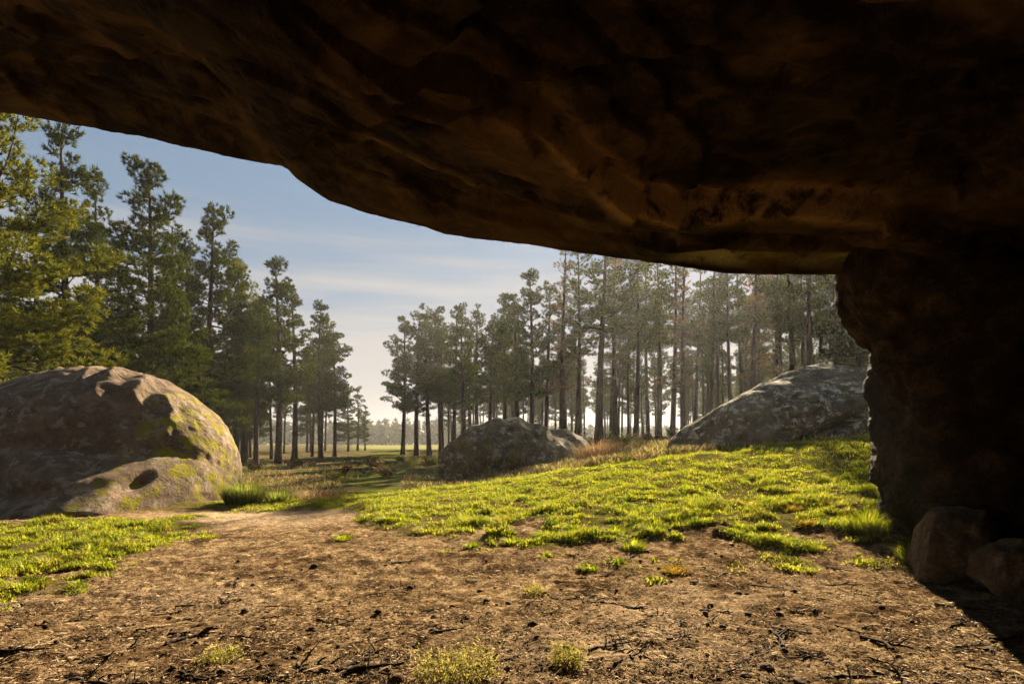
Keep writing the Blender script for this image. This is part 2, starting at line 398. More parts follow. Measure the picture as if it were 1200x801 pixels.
layB = roof_curve([(-200, 45), (0, 62), (150, 70), (300, 60), (430, 80), (520, 98), (640, 100), (760, 98), (900, 104), (1050, 110), (1300, 112)])
def roof_z(X, Y):
    sh = X.shape; X = X.ravel(); Y = Y.ravel()
    z = roof_base(X, Y)
    sx_ = sst(2.0, 2.9, X) * sst(4.95, 4.5, X); dl = LIP - Y
    inner = sst(0.0, 0.7, LIP - Y) * (1 - sx_ * sst(0.7, 0.35, dl))
    q = P3(X * 0.4, Y * 0.75, 2)
    warp = 0.25 * fbm(P3(X * 1.1, Y * 1.1, 7), 3)
    hh = 0.62 * fbm(np.stack([X * 0.20 + Y * 0.16, Y * 0.42 - X * 0.12, 0 * X + 2], -1), 4, 0.42); tq = hh / 0.12
    z += inner * 0.12 * (np.floor(tq) + sst(0.90, 1.0, tq - np.floor(tq)) + 0.2 * (tq - np.floor(tq)))
    z += inner * 0.06 * fbm(q * 2, 4)
    s = signed(X, Y, arcA) + warp * 0.3                   # positive = outward side
    band = -0.19 * sst(-0.03, 0.05, s)
    fade = np.where(s > 0, sst(1.9, 0.2, s), 1.0)
    z += inner * fade * band * 1.6
    s = -signed(X, Y, stepK) + warp * 0.25                # positive = towards the right-hand block
    z += np.where(Y > 2.0, 1, 0) * (0.22 * sst(0.10, -0.10, s) * sst(-3.0, -0.3, s) * inner)
    s = -signed(X, Y, crev) + warp * 0.2
    z += inner * (0.10 * np.exp(-(s / 0.07) ** 2) + 0.06 * sst(-0.02, 0.06, s) * sst(0.9, 0.1, s))
    s = -signed(X, Y, layB) + warp * 0.5                  # positive = camera side
    z += -0.16 * sst(-0.03, 0.10, s) * sst(1.8, 0.5, s)
    z += 0.15 * sx_ * sst(0.01, 0.12, dl)
    z += inner * 0.20 * sst(0.05, 0.5, fbm(P3(X * 0.55 + 9, Y * 1.2, 5), 3))
    # strata lines and pitting
    strata = fbm(P3(X * 0.7, Y * 3.0, 3), 4, 0.6, True)
    z += inner * 0.035 * strata + inner * 0.015 * fbm(P3(X * 3, Y * 3, 1), 3) + 0.008 * fbm(P3(X * 12, Y * 12, 1), 3, 0.6)
    crk = fbm(np.stack([X * 0.5 + Y * 0.3, Y * 0.9 - X * 0.25, 0 * X + 21], -1), 3, 0.45, True)
    z += inner * 0.09 * sst(0.80, 0.93, crk)
    pit = fbm(P3(X * 1.7, Y * 1.7, 6), 2)
    z += inner * 0.04 * sst(0.35, 0.55, pit)
    return z.reshape(sh)
rx = np.concatenate([np.linspace(-13.5, -9, 24)[:-1], np.linspace(-9, 7, 420), np.linspace(7, 12.5, 40)[1:]])
ry = np.concatenate([np.linspace(-5.5, 2.8, 40)[:-1], np.linspace(2.8, LIP, 260)])
RX, RY = np.meshgrid(rx, ry, indexing='ij')               # rows X, cols along Y
lipj = 0.10 * fbm(P3(rx * 1.1, rx * 0, 4), 4) + 0.03 * fbm(P3(rx * 6, rx * 0, 1), 3)
RYw = RY + (sst(6.0, LIP, RY) * lipj[:, None])
RZ = roof_z(RX, RYw)
under = np.stack([RX, RYw, RZ], -1)
nu = 28                                                    # rounded outer brow and the top
tt = np.linspace(0, 1, nu + 1)[1:]
zb = RZ[:, -1][:, None]; yb = RYw[:, -1][:, None]
brow_y = yb + 1.1 * np.sin(np.clip(tt / 0.5, 0, 1) * math.pi / 2)[None] - np.clip((tt - 0.5) / 0.5, 0, 1)[None] * (yb + 1.1 + 5.5)
brow_z = zb + 3.4 * (1 - np.cos(np.clip(tt / 0.5, 0, 1) * math.pi / 2))[None] + 0.6 * np.clip((tt - 0.5) / 0.5, 0, 1)[None]
bx_ = np.repeat(rx[:, None], nu, 1)
brow_y = brow_y + 0.12 * fbm(np.stack([bx_, brow_y, brow_z], -1).reshape(-1, 3) * 0.8, 3).reshape(brow_y.shape) * np.clip(tt * 6, 0, 1)[None]
loop = np.concatenate([under, np.stack([bx_, brow_y, brow_z], -1)], 1)
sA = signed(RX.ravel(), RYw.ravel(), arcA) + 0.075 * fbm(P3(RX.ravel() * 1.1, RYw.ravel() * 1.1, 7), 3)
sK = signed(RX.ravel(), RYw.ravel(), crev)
lit_led = np.clip(np.exp(-((sA - 0.02) / 0.13) ** 2) * sst(-0.6, 1.2, RX.ravel()) * sst(4.6, 3.6, RX.ravel()) + 0.35 * np.exp(-((sK + 0.1) / 0.12) ** 2), 0, 1).reshape(RX.shape)  # mask for the light painted on the ledge
lit_led = np.concatenate([lit_led, np.zeros((len(rx), nu))], 1)
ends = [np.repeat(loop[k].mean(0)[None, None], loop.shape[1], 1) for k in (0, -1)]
loop = np.concatenate([ends[0], loop, ends[1]], 0); lit_led = np.concatenate([lit_led[:1] * 0, lit_led, lit_led[:1] * 0], 0)
roof_me = mesh_of('cave_roof', loop.reshape(-1, 3), grid_faces(loop.shape[0], loop.shape[1], True)[:, ::-1], M['roof'], True, attrs={'lit_ledge': lit_led.ravel()})
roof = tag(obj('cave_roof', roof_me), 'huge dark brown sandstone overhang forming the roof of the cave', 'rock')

# cave wall behind and to the right of the viewpoint
wp = np.array([(8.6, 8.8), (8.2, 7.0), (7.3, 5.6), (6.9, 4.2), (7.1, 2.5), (7.3, 0.5), (6.6, -2.0), (4.5, -3.8), (1, -4.6), (-4, -4.8), (-9, -4.6), (-13, -3.6)])
seg = np.concatenate([[0], np.cumsum(np.hypot(*np.diff(wp, axis=0).T))])
sv = np.linspace(0, seg[-1], 260); wx = np.interp(sv, seg, wp[:, 0]); wy = np.interp(sv, seg, wp[:, 1])
zz = np.linspace(-0.5, 7.2, 70)
WX, WZ = np.meshgrid(wx, zz, indexing='ij'); WY = np.repeat(wy[:, None], len(zz), 1)
nx_ = np.gradient(wy); ny_ = -np.gradient(wx); ln = np.hypot(nx_, ny_); nx_, ny_ = nx_ / ln, ny_ / ln
dsp = 0.35 * fbm(np.stack([WX, WY, WZ * 1.6], -1).reshape(-1, 3) * 0.45, 5).reshape(WX.shape) + 0.25 * np.sin(WZ * 1.1)
inn = np.stack([WX - nx_[:, None] * dsp, WY - ny_[:, None] * dsp, WZ], -1)
ctr = np.array([0, 2.0, 0]); outw = inn - ctr; outw[..., 2] = 0; outw /= np.linalg.norm(outw, axis=-1)[..., None]
outr = inn + outw * 1.2
lp = np.concatenate([inn, outr[:, ::-1]], 1)
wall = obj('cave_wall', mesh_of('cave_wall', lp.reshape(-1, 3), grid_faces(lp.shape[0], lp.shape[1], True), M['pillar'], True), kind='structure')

# ------------------------------------------------------------------ pillar
pz = np.array([-0.6, 0.2, 0.44, 0.86, 1.34, 1.82, 2.18, 2.78, 3.05, 3.25, 3.55, 3.95, 4.6])
pxx = np.array([5.28, 5.25, 5.26, 5.18, 5.13, 5.08, 5.10, 5.04, 4.92, 4.78, 4.58, 4.46, 4.40])
th = np.linspace(0, 2 * math.pi, 420, endpoint=False); pzv = np.linspace(-0.6, 4.6, 300)
TH, PZ = np.meshgrid(th, pzv, indexing='xy')
cx, cy = 8.0, 7.7
aL = cx - np.interp(PZ, pz, pxx) - 0.10
ca, sa = np.cos(TH), np.sin(TH)
px_ = np.where(ca < 0, aL, 2.6) * np.sign(ca) * np.abs(ca) ** 0.8; py_ = 1.75 * np.sign(sa) * np.abs(sa) ** 0.8
q = np.stack([px_ * 0.8, py_ * 0.8, PZ * 1.0], -1).reshape(-1, 3)
dn = (0.20 * fbm(q * 1.1, 3) + 0.06 * fbm(q * np.array([2.2, 2.2, 5]), 4, 0.6) + 0.022 * fbm(q * np.array([3, 3, 6]), 4, 0.55, True) - 0.10 * sst(0.62, 0.85, fbm(q * np.array([0.9, 0.9, 0.5]) + 5, 2, 0.5, True))).reshape(TH.shape)
PX = cx + px_ + dn * ca; PY = cy + py_ + dn * sa
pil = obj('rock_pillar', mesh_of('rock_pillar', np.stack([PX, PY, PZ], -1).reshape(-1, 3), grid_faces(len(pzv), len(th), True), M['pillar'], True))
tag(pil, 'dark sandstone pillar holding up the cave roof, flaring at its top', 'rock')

# ------------------------------------------------------------------ boulders
def ico(sub):
    bm = bmesh.new(); bmesh.ops.create_icosphere(bm, subdivisions=sub, radius=1.0)
    V_ = np.array([v.co[:] for v in bm.verts]); F_ = np.array([[v.index for v in f.verts] for f in bm.faces]); bm.free()
    return V_, F_
ICO = {k: ico(k) for k in (2, 3, 6, 7)}
def superell(D, r, e):
    n = (np.abs(D[:, 0]) ** e + np.abs(D[:, 1]) ** e + np.abs(D[:, 2]) ** e) ** (-1 / e)
    return D * n[:, None] * np.asarray(r)

# domed boulder beside the grass
D, Fb = ICO[7]
c = np.array([-12.15, 16.6, 0.6])
W = superell(D, (4.1, 3.0, 3.15), 1.95) + c
def dent(W_, p, rad, depth, dirv):
    d = np.linalg.norm((W_ - np.asarray(p)) / np.asarray(rad), axis=1)
    return np.exp(-d ** 2)[:, None] * depth * np.asarray(dirv)
nn = D.copy()
W = W + nn * (0.24 * fbm(W * 0.35 + 3, 3) + 0.09 * fbm(W * 0.95, 4))[:, None]
# runnels worn down from the top
flute = np.sin((W[:, 0] + 0.62 * W[:, 2] + 0.55 * fbm(W * 0.5, 3)) * 5.6)
up = sst(1.3, 2.7, W[:, 2]) * sst(-13.6, -12.4, W[:, 0]) * sst(17.5, 16.0, W[:, 1])
W = W + nn * (up * 0.15 * (0.7 - np.abs(flute) * 1.3) * np.clip(0.6 + 1.8 * fbm(W * 0.8 + 4, 2), 0.05, 1.4))[:, None]
# apron below a shelf on the front
zr = np.interp(W[:, 0], [-16, -13, -11.5, -9, -7.6], [1.5, 1.55, 1.5, 1.3, 0.8]) + 0.14 * fbm(W * 0.9 + 6, 3)
A_ = np.interp(W[:, 0], [-16, -14, -12.2, -10.4, -9.0, -8.1, -7.5], [0.2, 0.4, 1.4, 2.5, 2.5, 1.6, 0.4])
fr = sst(16.8, 15.4, W[:, 1])
W[:, 1] -= fr * A_ * np.clip((zr - W[:, 2]) / 1.25, 0, 1) ** 0.9
# hollows: dark undercut, worn pockets
W = W + dent(W, (-13.2, 12.6, 0.5), (1.7, 1.8, 0.7), 1.3, (0, 1, 0.0))
W = W + dent(W, (-11.0, 11.9, 0.35), (1.1, 1.4, 0.36), 0.7, (0, 1, 0.05))
W = W + dent(W, (-8.9, 12.6, 0.70), (0.15, 1.3, 0.20), 0.5, (-0.3, 1, -0.3))
W = W + dent(W, (-9.9, 12.9, 1.05), (0.5, 0.9, 0.16), 0.35, (0, 1, -0.2))
W = W + nn * (0.05 * fbm(W * 2.6, 4, 0.6) + 0.018 * fbm(W * 9, 3, 0.6) - 0.02 * sst(0.28, 0.5, fbm(W * 3.5 + 8, 2)))[:, None]
bd = tag(obj('boulder', mesh_of('boulder', W, Fb, M['boulder'], True)), 'large domed brown boulder with fluted top and yellow moss on its flank', 'boulder')

def boulder(name, label, ctr, rad, e, sub, mat, amp=1.0, rot=0.0, tilt=0.0, seed=0, post=None, cut=(0, 1.0)):
    D, Fb = ICO[sub]; P_ = superell(D, rad, e)
    q_ = np.random.default_rng(seed)
    for _ in range(cut[0]):                                 # flat broken faces
        nv = q_.normal(size=3); nv /= np.linalg.norm(nv); dd = P_ @ nv
        lim = dd.max() * q_.uniform(cut[1], cut[1] + 0.2); P_ = P_ - np.maximum(0, dd - lim)[:, None] * nv * 0.93
    q = P_ + seed * 13.7; s = max(rad)
    P_ = P_ + D * (amp * s * (0.10 * fbm(q / s * 1.3, 3) + 0.05 * fbm(q / s * 3.5, 4) + 0.018 * fbm(q / s * 12, 4, 0.6)))[:, None]
    ct, st = math.cos(tilt), math.sin(tilt); x, z = P_[:, 0] * ct - P_[:, 2] * st, P_[:, 0] * st + P_[:, 2] * ct
    P_ = np.stack([x, P_[:, 1], z], -1)
    cr_, sr = math.cos(rot), math.sin(rot); x, y = P_[:, 0] * cr_ - P_[:, 1] * sr, P_[:, 0] * sr + P_[:, 1] * cr_
    P_ = np.stack([x, y, P_[:, 2]], -1) + np.asarray(ctr)
    if post is not None: P_ = post(P_, D)
    return tag(obj(name, mesh_of(name, P_, Fb, mat, True)), label, 'boulder')

def slab_post(W_, D):
    W_[:, 2] += -0.22 * np.exp(-((W_[:, 2] - (1.55 + 0.36 * (W_[:, 0] - 8.2))) / 0.16) ** 2) * sst(6.8, 8.2, W_[:, 0])
    W_ = W_ + D * (-0.16 * sst(0.72, 0.9, fbm(np.stack([W_[:, 0] * 0.45 - W_[:, 2] * 0.3, W_[:, 1] * 0.5, W_[:, 2] * 1.1], -1) + 3, 3, 0.5, True)))[:, None]
    W_[:, 1] += 0.75 * np.exp(-((W_[:, 2] - (1.75 + 0.42 * (W_[:, 0] - 8.2))) / 0.15) ** 2) * sst(7.2, 8.4, W_[:, 0]) * sst(17.5, 16.0, W_[:, 1])
    return W_
boulder('boulder', 'long slanting grey slab of rock blotched with pale lichen beside the pillar', (8.3, 17.6, 1.70), (6.0, 2.1, 1.9), 2.2, 7,
        M['slab'], 0.9, 0.0, math.radians(26), 2, slab_post, (14, 0.66))
def streak_post(W_, D):
    fl = np.sin(W_[:, 0] * 6.5 + 1.5 * fbm(W_ * 0.9, 2))
    return W_ + D * (0.05 * fl * sst(0.9, 1.6, W_[:, 2]))[:, None]
boulder('boulder', 'low grey-brown streaked boulder behind the grass crest', (-0.25, 22.0, 0.55), (3.0, 1.9, 1.95), 1.75, 6, M['streaked'], 1.0, 0.15, 0.06, 5, streak_post, (10, 0.72))
boulder('boulder', 'smaller rounded boulder tucked against the back of the streaked boulder', (1.9, 24.2, 0.85), (1.6, 1.3, 1.3), 2.2, 6, M['streaked'], 1.0, 0, -0.2, 8)
boulder('boulder', 'angular brown fallen rock leaning at the foot of the pillar', (5.15, 6.6, 0.36), (0.68, 0.5, 0.50), 2.0, 6, M['fallen'], 1.1, 0.3, 0.12, 21, None, (10, 0.68))
boulder('boulder', 'rough dark low rock in the shade beside the fallen rock', (5.35, 5.8, 0.22), (0.55, 0.42, 0.36), 2.4, 6, M['fallen'], 1.6, -0.4, 0.1, 14, None, (10, 0.68))

# ------------------------------------------------------------------ pine trees
def tube(pts, rad, ns):
    pts = np.asarray(pts, float); n = len(pts)
    d = np.gradient(pts, axis=0); d /= np.linalg.norm(d, axis=1)[:, None] + 1e-9
    ref = np.where(np.abs(d[:, 2:3]) > 0.9, np.array([[1.0, 0, 0]]), np.array([[0, 0, 1.0]]))
    s_ = np.cross(d, ref); s_ /= np.linalg.norm(s_, axis=1)[:, None] + 1e-9; t_ = np.cross(s_, d)
    an = np.arange(ns) / ns * 2 * math.pi
    V_ = pts[:, None] + np.asarray(rad)[:, None, None] * (np.cos(an)[None, :, None] * s_[:, None] + np.sin(an)[None, :, None] * t_[:, None])
    return V_.reshape(-1, 3), grid_faces(n, ns, True)
class Acc:
    def __init__(s): s.V, s.F, s.n = [], [], 0
    def add(s, V_, F_): s.V.append(V_); s.F.append(F_ + s.n); s.n += len(V_)
    def get(s): return np.concatenate(s.V), np.concatenate(s.F)

def needles(C, Dv, K, L, wdt, r, up=0.35, spread=0.9):
    """K thin triangles around every tuft centre"""
    n = len(C); C = np.repeat(C, K, 0); Dv = np.repeat(Dv, K, 0)
    d = Dv + r.normal(size=C.shape) * spread * 0.75; d[:, 2] += up
    d /= np.linalg.norm(d, axis=1)[:, None]
    s_ = np.cross(d, r.normal(size=C.shape)); s_ /= np.linalg.norm(s_, axis=1)[:, None] + 1e-9
    ll = L * r.uniform(0.7, 1.25, (len(C), 1)); C = C + r.normal(size=C.shape) * 0.03
    V_ = np.stack([C - s_ * wdt / 2, C + s_ * wdt / 2, C + d * ll], 1).reshape(-1, 3)
    return V_, np.arange(len(V_)).reshape(-1, 3)

def pine(seed, H, cb, R, nl=62, K=13, mat='needle', sparse=1.0, r0=0.27, point=0.55, dead=16, nL=0.21):
    r = np.random.default_rng(seed); A = Acc()
    zt = np.linspace(-0.6, H * 0.985, 18); ph = r.uniform(0, 6.28)
    bend = 0.012 * H
    tx = bend * np.sin(zt / H * 3.0 + ph) - bend * math.sin(ph); ty = bend * np.cos(zt / H * 2.6 + ph) - bend * math.cos(ph)
    tr = r0 * (1 - np.clip(zt / H, 0, 1)) ** 0.75 + 0.015 + 0.12 * np.exp(-np.clip(zt, 0, 9) / 0.35)
    A.add(*tube(np.stack([tx, ty, zt], -1), tr, 10))
    cen, dirs = [], []
    az = r.uniform(0, 6.28)
    nw = max(7, int(nl / 2.2)); lev = np.sort(np.clip((np.arange(nw) + r.uniform(-0.45, 0.45, nw)) / nw, 0, 0.98)); wl_ = r.uniform(0.65, 1.25, nw)
    hole = r.uniform(0, 6.28)
    for i in range(nl + dead):
        isd = i >= nl; wi = i % nw
        t = float(np.clip(lev[wi] + r.normal(0, 0.025), 0, 0.985)) if not isd else 0.0
        z = H * (cb + (1 - cb) * t) if not isd else H * r.uniform(cb * 0.35, cb * 1.05)
        az = wi * 1.3 + (i // nw) * 2.1 + r.uniform(-0.5, 0.5) if not isd else r.uniform(0, 6.28)
        if isd: L = r.uniform(0.4, 1.3)
        else: L = max(0.5, R * (1 - t) ** point * (0.62 + 0.38 * min(1, t / 0.22)) * r.uniform(0.5, 1.15) * wl_[wi] * (0.75 + 0.35 * math.cos(az - hole)))
        el = math.radians(-8 + 52 * t + r.uniform(-10, 10)) if not isd else math.radians(r.uniform(-25, 15))
        s = np.linspace(0, 1, 5)
        curl = r.uniform(0.0, 0.35) * L if not isd else -0.1 * L
        hor = L * math.cos(el) * s; ver = L * math.sin(el) * s + curl * s ** 2.2 - 0.12 * L * np.sin(s * math.pi)
        bx = np.interp(z, zt, tx); by = np.interp(z, zt, ty)
        a2 = az + 0.25 * s * r.uniform(-1, 1)
        pts = np.stack([bx + hor * np.cos(a2), by + hor * np.sin(a2), z + ver], -1)
        A.add(*tube(pts, (0.022 + 0.013 * L) * (1 - 0.85 * s) * (0.55 if isd else 1), 4))
        if isd: continue
        npad = max(1, int(round(L * 1.15 + r.uniform(-0.4, 0.6))))
        dv = pts[-1] - pts[0]; dv /= np.linalg.norm(dv)
        for k in range(npad):
            ss = 1.0 - 0.68 * (k + r.uniform(0, 0.5)) / npad
            p = np.array([np.interp(ss, s, pts[:, j]) for j in range(3)])
            if k: p = p + np.cross(dv, [0, 0, 1.0]) * r.uniform(-0.34, 0.34) * L * (1.2 - ss) * 1.6
            pr = (0.26 + 0.16 * min(L, 2.4)) * r.uniform(0.65, 1.3)
            m_ = max(6, int(60 * pr * sparse))
            q_ = r.normal(size=(m_, 3)); q_ /= np.linalg.norm(q_, axis=1)[:, None]; q_ *= r.uniform(0.35, 1.0, (m_, 1)) ** 0.5
            cen.extend(p + q_ * np.array([pr, pr, pr * (0.42 + 0.4 * t)]) + np.array([0, 0, pr * 0.12]))
            dirs.extend(q_ * np.array([0.8, 0.8, 0.5]) + dv * 0.35 + np.array([0, 0, 0.5 * t]))
        for k in range(int(L * 3)):
            ss = r.uniform(0.3, 1.0); cen.append(np.array([np.interp(ss, s, pts[:, j]) for j in range(3)])); dirs.append(dv)
    top = np.array([np.interp(H, zt, tx), np.interp(H, zt, ty), H * 0.985])
    for k in range(5): cen.append(top - np.array([0, 0, 0.22 * k])); dirs.append(np.array([0, 0, 1.0]))
    V_, F_ = A.get()
    tm = mesh_of('trunk', V_, F_, M['bark'], True)
    Vn, Fn = needles(np.array(cen), np.array(dirs), K, nL, 0.045, r)
    return tm, mesh_of('crown', Vn, Fn, M[mat])

PROTO = {
    'tall':   (pine(101, 16, 0.30, 3.6, 56, 12, r0=0.23), 16), 'tall2': (pine(102, 16, 0.36, 3.3, 50, 12, r0=0.21), 16), 'tall3': (pine(103, 16, 0.42, 3.7, 48, 12, r0=0.22, point=0.55), 16),
    'tall4':  (pine(111, 16, 0.34, 3.3, 54, 12, r0=0.22, point=0.8), 16),
    'full':   (pine(104, 16, 0.14, 4.1, 80, 13, 'sunlit_needle'), 16), 'full2': (pine(105, 16, 0.20, 3.8, 72, 13, r0=0.24), 16),
    'bare':   (pine(106, 16, 0.46, 3.0, 40, 11, sparse=0.85, r0=0.21, dead=30), 16), 'bare2': (pine(107, 16, 0.50, 3.2, 38, 11, sparse=0.85, r0=0.22, dead=34), 16),
    'pole':   (pine(116, 16, 0.52, 2.6, 30, 10, sparse=0.8, r0=0.18, dead=44), 16), 'pole2': (pine(117, 16, 0.56, 2.8, 28, 10, sparse=0.8, r0=0.19, dead=48), 16),
    'larch':  (pine(108, 16, 0.28, 2.6, 60, 7, 'brown_needle', 0.55, 0.22, 0.8, 22, 0.22), 16),
    'slim':   (pine(109, 12, 0.22, 2.2, 40, 11, r0=0.16, point=0.8), 12),
}
WORD = {'tall': 'bare-stemmed tall pine', 'tall2': 'bare-stemmed tall pine', 'tall3': 'bare-stemmed tall pine', 'tall4': 'bare-stemmed tall pine',
        'full': 'bushy low-branched pine', 'full2': 'bushy low-branched pine',
        'bare': 'high-crowned bare-trunked pine', 'bare2': 'high-crowned bare-trunked pine',
        'pole': 'thin straight pine pole with broken dead branches', 'pole2': 'thin straight pine pole with broken dead branches', 'larch': 'brown-needled conifer with thin foliage', 'slim': 'slim young pine'}
def tree(kind, x, y, H, rot, fat, label, group):
    (tm, cm), h0 = PROTO[kind]
    z = float(ground_h(np.array([x]), np.array([y]), False)[0])
    root = bpy.data.objects.new('pine_tree' if kind != 'larch' else 'conifer_tree', None); sc.collection.objects.link(root)
    root.location = (x, y, z); root.rotation_euler = (0, 0, rot); k = H / h0
    root.scale = (k * fat, k * fat, k); root.empty_display_size = 0.3
    tag(root, label, 'tree', group)
    obj('trunk', tm, root); obj('crown', cm, root)
    return root
def tree_px(kind, px, top, Y, label=None, group=None, fat=1.0, rot=None):
    x = (px - 600) / F * Y; z = float(smooth_h(x, Y))
    H = EYE + (HZ - top) / F * Y - z
    return tree(kind, x, Y, H, random.uniform(0, 6.28) if rot is None else rot, fat, label, group)
GL = 'pines of the wood behind the domed boulder'; GR = 'pines of the wood beyond the slab'
tree_px('full', 2, 118, 22, 'bright sunlit bushy pine rising highest above the domed boulder', GL, 1.15)
tree_px('bare', 50, 225, 33, WORD['bare'] + ' among the pines behind the domed boulder', GL)
tree_px('tall', 82, 158, 30, 'tall dark pine with a pointed top and thick straight trunk behind the domed boulder', GL)
tree_px('tall4', 122, 222, 36, 'tall pine with an open ragged crown behind the domed boulder', GL)
tree_px('full2', 172, 198, 31, 'broad full-crowned pine rising straight behind the top of the domed boulder', GL, 1.05)
tree_px('tall3', 205, 262, 42, WORD['tall3'] + ' among the pines behind the domed boulder', GL)
tree_px('full2', 243, 246, 38, 'pointed pine beside the broad one, its low branches hiding the trunk', GL)
tree_px('slim', 236, 390, 27, 'short bushy young pine against the flank of the domed boulder', GL, 1.5)
tree_px('full', 276, 308, 47, WORD['full'] + ' in the row along the glade', GL, 0.9)
tree_px('tall3', 300, 352, 41, WORD['tall3'] + ' in the row along the glade', GL, 1.1)
tree_px('tall', 326, 309, 44, 'round-topped pine standing at the edge of the glade', GL, 1.15)
tree_px('tall2', 345, 335, 50, WORD['tall2'] + ' in the row along the glade', GL, 1.15)
tree_px('tall', 376, 356, 55, 'pine with a side branch hanging over the glade', GL, 1.05)
tree_px('tall3', 392, 385, 62, WORD['tall3'] + ' in the row along the glade', GL)
tree_px('full2', 408, 452, 92, 'distant small pine at the end of the row along the glade', GL, 1.2)
tree_px('slim', 419, 455, 98, WORD['slim'] + ' at the far end of the row along the glade', GL, 1.2)
tree_px('slim', 428, 476, 100, WORD['slim'] + ' at the far end of the row along the glade', GL, 1.2)
# right-hand wood, its edge
edge = [('tall2', 472, 372, 74), ('tall', 488, 368, 72), ('tall3', 503, 362, 69), ('tall2', 517, 358, 75), ('bare', 531, 366, 64), ('tall4', 545, 360, 61), ('bare2', 560, 358, 70),
        ('tall3', 574, 372, 58), ('tall4', 590, 350, 63), ('tall2', 606, 345, 55), ('tall', 622, 322, 51), ('bare', 640, 332, 56)]
for k, (kd, px, top, Y) in enumerate(edge):
    tree_px(kd, px, top, Y, 'outermost pine of the far wood, its low branches reaching over the field' if k == 0 else
            ['second', 'third', 'fourth', 'fifth', 'sixth', 'seventh', 'eighth', 'ninth', 'tenth', 'eleventh', 'twelfth'][k - 1] + ' pine along the wood edge counting from the outermost by the field', GR, 1.15)
tree_px('larch', 660, 290, 54, 'brown-needled conifer with thin foliage at the wood edge above the streaked boulder', GR, 1.2)
near = [('bare', 676, 290, 58), ('bare2', 702, 262, 47), ('larch', 722, 285, 60), ('bare', 745, 285, 56), ('bare2', 772, 295, 66), ('bare2', 788, 290, 54), ('larch', 801, 286, 50), ('pole2', 832, 292, 56),
        ('pole', 857, 290, 52), ('larch', 880, 250, 40), ('pole2', 906, 280, 46), ('bare2', 930, 255, 38), ('bare', 951, 225, 31), ('pole2', 980, 255, 39), ('tall', 1008, 225, 33), ('bare', 1045, 230, 33),
        ('tall', 1090, 230, 34), ('bare2', 1150, 210, 32), ('bare', 716, 300, 72), ('pole', 760, 300, 80), ('pole', 815, 300, 70), ('bare', 842, 298, 68), ('pole', 870, 290, 60), ('bare', 893, 290, 58), ('pole2', 918, 285, 56), ('bare2', 940, 285, 52), ('pole', 966, 280, 50), ('tall2', 993, 275, 46)]
for kd, px, top, Y in near:
    lab = {702: 'thickest dark pine trunk in the wood, standing behind the small rounded boulder', 951: 'stout straight pine trunk right behind the top of the slanting slab'}.get(px, WORD[kd] + ' in the wood behind the slanting slab')
    lab = {676: 'high-crowned pine between the brown conifer and the thickest dark trunk', 722: 'brown-needled conifer just past the thickest dark trunk towards the slab',
           801: 'brown-needled conifer standing over the low tip of the slanting slab', 880: 'brown-needled conifer rising behind the middle of the slanting slab',
           930: 'high-crowned pine between the slab-top trunk and the brown conifer', 1008: 'pine glimpsed between the slanting slab and the rock pillar'}.get(px, lab)
    tree_px(kd, px, top, Y, lab, GR, 1.35 if px == 702 else 1.05)
# the depth of both woods
r = np.random.default_rng(77); pos = []
def scatter(n, xr, yr, ok, mind, kinds, hr, word, grp):
    tries = 0; k = 0
    while k < n and tries < n * 60:
        tries += 1; y = r.uniform(*yr); x = r.uniform(*xr)
        if not ok(x, y) or any((x - a_) ** 2 + (y - b_) ** 2 < mind * mind for a_, b_ in pos): continue
        pos.append((x, y)); k += 1; kd = kinds[r.integers(len(kinds))]
        tree(kd, x, y, r.uniform(*hr), r.uniform(0, 6.28), r.uniform(0.7, 1.0), WORD[kd] + word, grp)
scatter(85, (-75, -19), (36, 105), lambda x, y: x / y * F + 600 < 395 and x / y * F + 600 > -60, 2.4, ['tall', 'tall3', 'tall4', 'tall2', 'full2', 'bare', 'pole'], (12, 16), ' deep in the wood behind the domed boulder', GL)
scatter(175, (-14, 80), (58, 125), lambda x, y: x / y * F + 600 > 480 + max(0, 72 - y) * 6 and x / y * F + 600 < 1080, 1.35, ['pole', 'pole2', 'bare', 'bare2', 'tall2'], (13, 17), ' deep in the wood behind the slanting slab', GR)

# far hazy wood past the field
r = np.random.default_rng(9); C, Dv = [], []
for k in range(800):
    x = r.uniform(-170, 250); y = r.uniform(300, 350); h = r.uniform(9, 14) * np.interp(x, [-170, -40, 40, 250], [1.1, 1.0, 0.75, 0.7])
    n = 26; t = r.uniform(0, 1, n); an = r.uniform(0, 6.28, n); rr = 2.6 * (1 - t) ** 0.7 + 0.2
    C.append(np.stack([x + rr * np.cos(an), y + rr * np.sin(an), 0.2 + h * (0.05 + 0.95 * t)], -1)); Dv.append(np.tile([0, 0, 0.3], (n, 1)))
Vn, Fn = needles(np.concatenate(C), np.concatenate(Dv), 3, 2.2, 1.6, r, 0.1)
obj('distant_wood', mesh_of('distant_wood', Vn, Fn, M['mist_wood']), kind='stuff', label='pale hazy wood beyond the far field', category='wood')

